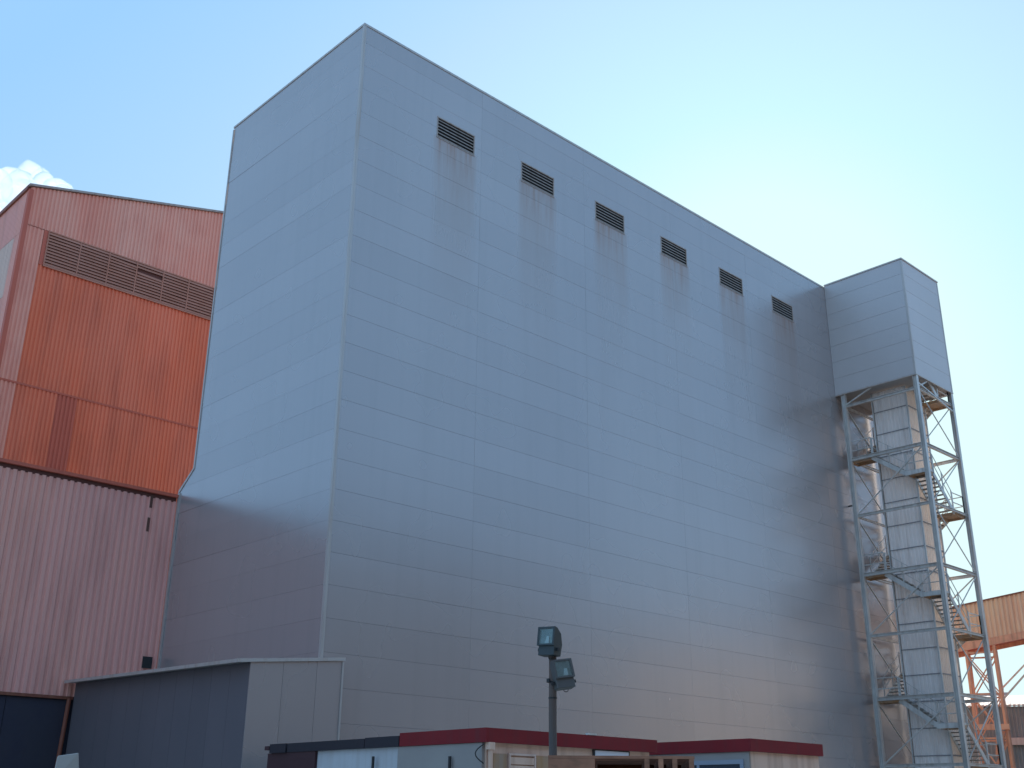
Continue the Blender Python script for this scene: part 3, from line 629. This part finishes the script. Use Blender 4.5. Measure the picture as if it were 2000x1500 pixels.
# ---------------------------------------------------------------- pallets
def pallet(z, first=None):
    if first is None:
        P = thing('wooden_pallet', '', 'pallet', (-12.45, -22.0, 0), 'wooden pallets stacked in front of the beige office')
        a = math.atan2(-0.78, 0.68)
        u = Vector((math.cos(a), math.sin(a), 0)); n = Vector((-u.y, u.x, 0))
        org = Vector((-12.79, -22.02, 0))
        def bxl(u0, u1, n0, n1, z0, z1):
            pts = [(u0, n0), (u1, n0), (u1, n1), (u0, n1)]
            return [tuple(org + u * p + n * q_ + Vector((0, 0, z0))) for p, q_ in pts] + [tuple(org + u * p + n * q_ + Vector((0, 0, z1))) for p, q_ in pts]
        for k in range(7): MB().hexa(bxl(0, 1.06, 0.0 + k * 0.175, 0.11 + k * 0.175, 0.118, 0.138)).obj('deck_board', M['wood'], P)
        for u0 in (0.0, 0.70, 0.80, 0.90, 1.02): MB().hexa(bxl(u0, u0 + (0.34 if u0 == 0.0 else 0.035), 0, 1.16, 0.022, 0.117)).obj('stringer', M['wood'], P)
        for k in (0, 3, 6): MB().hexa(bxl(0, 1.06, k * 0.175, 0.11 + k * 0.175, 0.0, 0.021)).obj('base_board', M['wood'], P)
        MB().hexa(bxl(0, 1.06, 1.162, 1.185, 0.0, 0.138)).obj('end_board', M['wood'], P)
        return P
P0 = pallet(0)
NP = 14
def copy_tree(o, parent=None):
    c = o.copy(); C.objects.link(c)
    if parent is not None: c.parent = parent
    for ch in list(o.children): copy_tree(ch, c)
    return c
for k in range(NP):
    P = P0 if k == NP - 1 else copy_tree(P0)
    P.location.z = 0.14 * k + 0.02
    if k < NP - 1: P.location.x += random.uniform(-0.03, 0.03); P.location.y += random.uniform(-0.03, 0.03)
    P['label'] = 'topmost wooden pallet of the stack under the floodlight mast' if k == NP - 1 else ('second wooden pallet from the top of the stack under the floodlight mast' if k == NP - 2 else 'wooden pallet low in the stack under the floodlight mast')
print('pallet z', P0.location)

# ---------------------------------------------------------------- pale cartons at lower left
CT = MB(); 
CT.hexa([(-14.33, -16.92, 1.80), (-14.10, -17.02, 1.78), (-14.00, -16.75, 1.78), (-14.22, -16.65, 1.80), (-14.30, -16.90, 2.05), (-14.145, -17.00, 2.08), (-14.04, -16.72, 2.08), (-14.19, -16.62, 2.05)])
CT.v = [tuple(v) for v in CT.v]
o = CT.obj('carton', M['board'], bevel=0.006); tag(o, 'pale grey tilted carton at the bottom left corner of the view', 'carton')
o = MB().box(-14.62, -13.9, -17.1, -16.4, 0, 1.78).obj('crate', M['board'], bevel=0.01)
tag(o, 'pale crate carrying the tilted carton at the bottom left', 'crate')

# ---------------------------------------------------------------- conveyor gallery far right
GV = thing('conveyor_gallery', 'inclined orange corrugated conveyor gallery on a lattice trestle, far right behind the stair tower', 'conveyor', (45.5, -1, 0))
go = Vector((44.92, 0.89, 0)); ga = Vector((0.388, -0.922, 0)); gn = Vector((-0.922, -0.388, 0))
SL = 0.166
def gp_(u, n, z): return go + ga * u + gn * n + Vector((0, 0, z))
u = -4.2
def slant(u0, u1, n0, n1, z0, z1):
    return [gp_(u0, n0, z0 + SL * u0), gp_(u1, n0, z0 + SL * u1), gp_(u1, n1, z0 + SL * u1), gp_(u0, n1, z0 + SL * u0)] + [gp_(u0, n0, z1 + SL * u0), gp_(u1, n0, z1 + SL * u1), gp_(u1, n1, z1 + SL * u1), gp_(u0, n1, z1 + SL * u0)]
MB().hexa(slant(-4.2, 20, -2.6, -0.05, 10.8, 13.0)).obj('inner_body', M['orange_dark'], GV)
while u < 19.5:
    m = 'gallery_pale' if 3.0 < u < 4.1 else 'gallery'
    mb = MB(); wdt = 1.0; pr = 0.25; k = 0
    base = len(mb.v)
    pts = []
    for r in range(4):
        for a, h in ((0, 0), (0.3, 0), (0.42, 1), (0.88, 1)): pts.append((u + (r + a) * pr, h * 0.05))
    pts.append((u + wdt - 0.004, 0))
    for q_, h in pts:
        mb.v += [tuple(gp_(q_, h, 10.86 + SL * q_)), tuple(gp_(q_, h, 13.0 + SL * q_))]
    for i in range(len(pts) - 1): mb.f.append([2 * i, 2 * i + 2, 2 * i + 3, 2 * i + 1])
    mb.obj('wall_sheet', M[m], GV); u += 1.0
MB().hexa(slant(-4.2, 20, -2.7, 0.12, 13.002, 13.07)).obj('roof', M['maroon_flash'], GV)
MB().hexa(slant(-4.2, 20, -0.05, 0.10, 10.46, 10.855)).hexa(slant(-4.2, 20, -2.6, -2.45, 10.46, 10.795)).obj('girder', M['orange_steel'], GV)
MB().hexa(slant(-4.2, 20, -2.44, -0.06, 10.70, 10.79)).obj('floor_plate', M['orange_dark'], GV)
TR = thing('lattice_trestle', 'orange lattice trestle holding up the conveyor gallery, far right', 'trestle', tuple(gp_(0.9, -1.2, 0)))
def tb(name, a, b, w=0.1, m='orange_steel'): MB().bar(gp_(*a), gp_(*b), w).obj(name, M[m], TR)
lv = [0.05, 3.0, 5.6, 8.0, 10.3]
for (uu, nn) in ((0.0, 0), (1.5, 0), (0.05, -2.4), (1.55, -2.4)):
    sp = 0.25 if uu < 1 else -0.25
    tb('leg', (uu - sp * 0.4, nn, 0), (uu, nn, 10.44 + SL * uu), 0.15)
for i in range(4):
    a, b = lv[i], lv[i + 1]
    for nn in (0, -2.4):
        tb('brace', (0.0, nn, a), (1.5, nn, b - 0.1), 0.07); tb('brace', (1.5, nn, a), (0.0, nn, b - 0.1), 0.07)
        tb('cross_bar', (-0.1, nn, b), (1.6, nn, b), 0.09)
    for uu in (0.0, 1.5):
        tb('brace', (uu, -2.3, a), (uu, -0.1, b - 0.1), 0.05); tb('cross_bar', (uu, -2.3, b), (uu, -0.1, b), 0.07)
tb('plate', (-0.1, 0.05, 6.2), (1.7, 0.05, 6.2), 0.3); tb('plate', (1.0, 0.05, 4.6), (1.2, 0.05, 6.0), 0.35)
tb('strut', (1.5, -0.5, 8.23), (4.6, -0.5, 11.1), 0.09, 'beige'); tb('strut', (1.5, 0.0, 7.6), (5.0, 0.0, 11.1), 0.10, 'beige')

# far warehouse
FW = thing('far_warehouse', 'grey-walled warehouse with pale roof edge at the far right bottom', 'warehouse', tuple(gp_(8, -6, 0)))
def fbox(name, u0, u1, n0, n1, z0, z1, m, par=None, bevel=0): return MB().hexa([gp_(u0, n0, z0), gp_(u1, n0, z0), gp_(u1, n1, z0), gp_(u0, n1, z0), gp_(u0, n0, z1), gp_(u1, n0, z1), gp_(u1, n1, z1), gp_(u0, n1, z1)]).obj(name, M[m], par or FW, bevel)
fbox('wall', -6, 26, -16, -4.4, 0, 7.64, 'concrete')
u = -6.0
while u < 26:
    mb = MB().hexa([gp_(u + 0.01, -4.2, 7.66), gp_(u + 0.99, -4.2, 7.66), gp_(u + 0.99, -12, 8.9), gp_(u + 0.01, -12, 8.9), gp_(u + 0.01, -4.2, 7.72), gp_(u + 0.99, -4.2, 7.72), gp_(u + 0.99, -12, 8.96), gp_(u + 0.01, -12, 8.96)])
    for r in range(4):
        uu = u + 0.06 + r * 0.25
        mb.hexa([gp_(uu, -4.15, 7.60), gp_(uu + 0.12, -4.15, 7.60), gp_(uu + 0.12, -12, 8.965), gp_(uu, -12, 8.965), gp_(uu, -4.15, 7.745), gp_(uu + 0.12, -4.15, 7.745), gp_(uu + 0.12, -12, 8.975), gp_(uu, -12, 8.975)])
    mb.obj('roof_sheet', M['white_roof'], FW); u += 1.0
for k in range(16):
    mb = MB(); pts = []
    for r in range(5):
        for a, h in ((0, 0), (0.4, 0), (0.5, 1), (0.9, 1)): pts.append((0.2 + k + (r + a) * 0.2, h * 0.04))
    pts.append((0.2 + k + 0.998, 0))
    for q_, h in pts: mb.v += [tuple(gp_(q_, -4.36 + h, 0.1)), tuple(gp_(q_, -4.36 + h, 7.62))]
    for i in range(len(pts) - 1): mb.f.append([2 * i, 2 * i + 2, 2 * i + 3, 2 * i + 1])
    mb.obj('wall_sheet', M['concrete'], FW)
fbox('duct', 1.4, 3.2, -4.29, -4.0, 5.45, 5.85, 'skylight')
fbox('wall_lamp', 3.6, 3.9, -4.29, -4.1, 6.1, 6.35, 'black')
FB = thing('background_shed', 'dark-gapped shed with a corrugated white roof, seen between the trestle legs', 'shed', tuple(gp_(-1, -22, 0)))
fbox('wall', -6, 1.6, -26, -18, 0, 9.0, 'dark', FB); fbox('roof', -6.2, 1.9, -26.2, -17.8, 9.35, 9.7, 'white_roof', FB); fbox('gable', 1.61, 3.0, -24, -19, 0, 8.8, 'concrete', FB)  # black wall colour stands in for the shadow below the roof
fl = thing('small_floodlight', 'small floodlight on a short arm above the far warehouse roof', 'floodlight', tuple(gp_(2.1, -4.6, 7.7)))
MB().bar(gp_(1.35, -4.6, 7.7), gp_(1.35, -4.6, 8.45), 0.06).obj('arm', M['galv'], fl); MB().bar(gp_(1.45, -4.6, 8.3), gp_(1.62, -4.6, 8.72), 0.22, 0.14).obj('lamp_head', M['lamp_body2'], fl)

# ---------------------------------------------------------------- cloud
cl = bmesh.new()
cen = Vector((853, 2842, 1560))
rt = Vector((0.9578, -0.2874, 0)); upv = Vector((0, 0, 1)); bk = Vector((0.2874, 0.9578, 0))
blobs = [(-14, 92, 34), (8, 84, 30), (26, 62, 34), (60, 52, 44), (78, 34, 36), (-60, 40, 60), (-110, 30, 60), (-30, 40, 50), (-170, 44, 80), (0, 20, 70), (50, 0, 60), (-230, 60, 90), (-40, -20, 90), (-140, -40, 110), (30, -60, 80)]
for (a, b, r) in blobs:
    for j in range(1):
        mt = Matrix.Translation(cen + rt * (a + random.uniform(-6, 6)) + upv * (b + random.uniform(-4, 4)) + bk * random.uniform(-20, 20) + bk * max(0, r - 45))
        bmesh.ops.create_icosphere(cl, subdivisions=5, radius=r, matrix=mt)
for v in cl.verts:
    p = v.co; d = noise.fractal(p * 0.022, 1.0, 2.0, 5)
    v.co = p + Vector(noise.noise_vector(p * 0.03)) * 7 + Vector(noise.noise_vector(p * 0.07)) * 1.5 + (p - cen).normalized() * d * 3
me = bpy.data.meshes.new('cloud'); cl.to_mesh(me); cl.free(); me.materials.append(M['cloud'])
for pf in me.polygons: pf.use_smooth = True
o = bpy.data.objects.new('cloud', me); C.objects.link(o); tag(o, 'small white cumulus cloud behind the orange building roof, upper left', 'cloud')
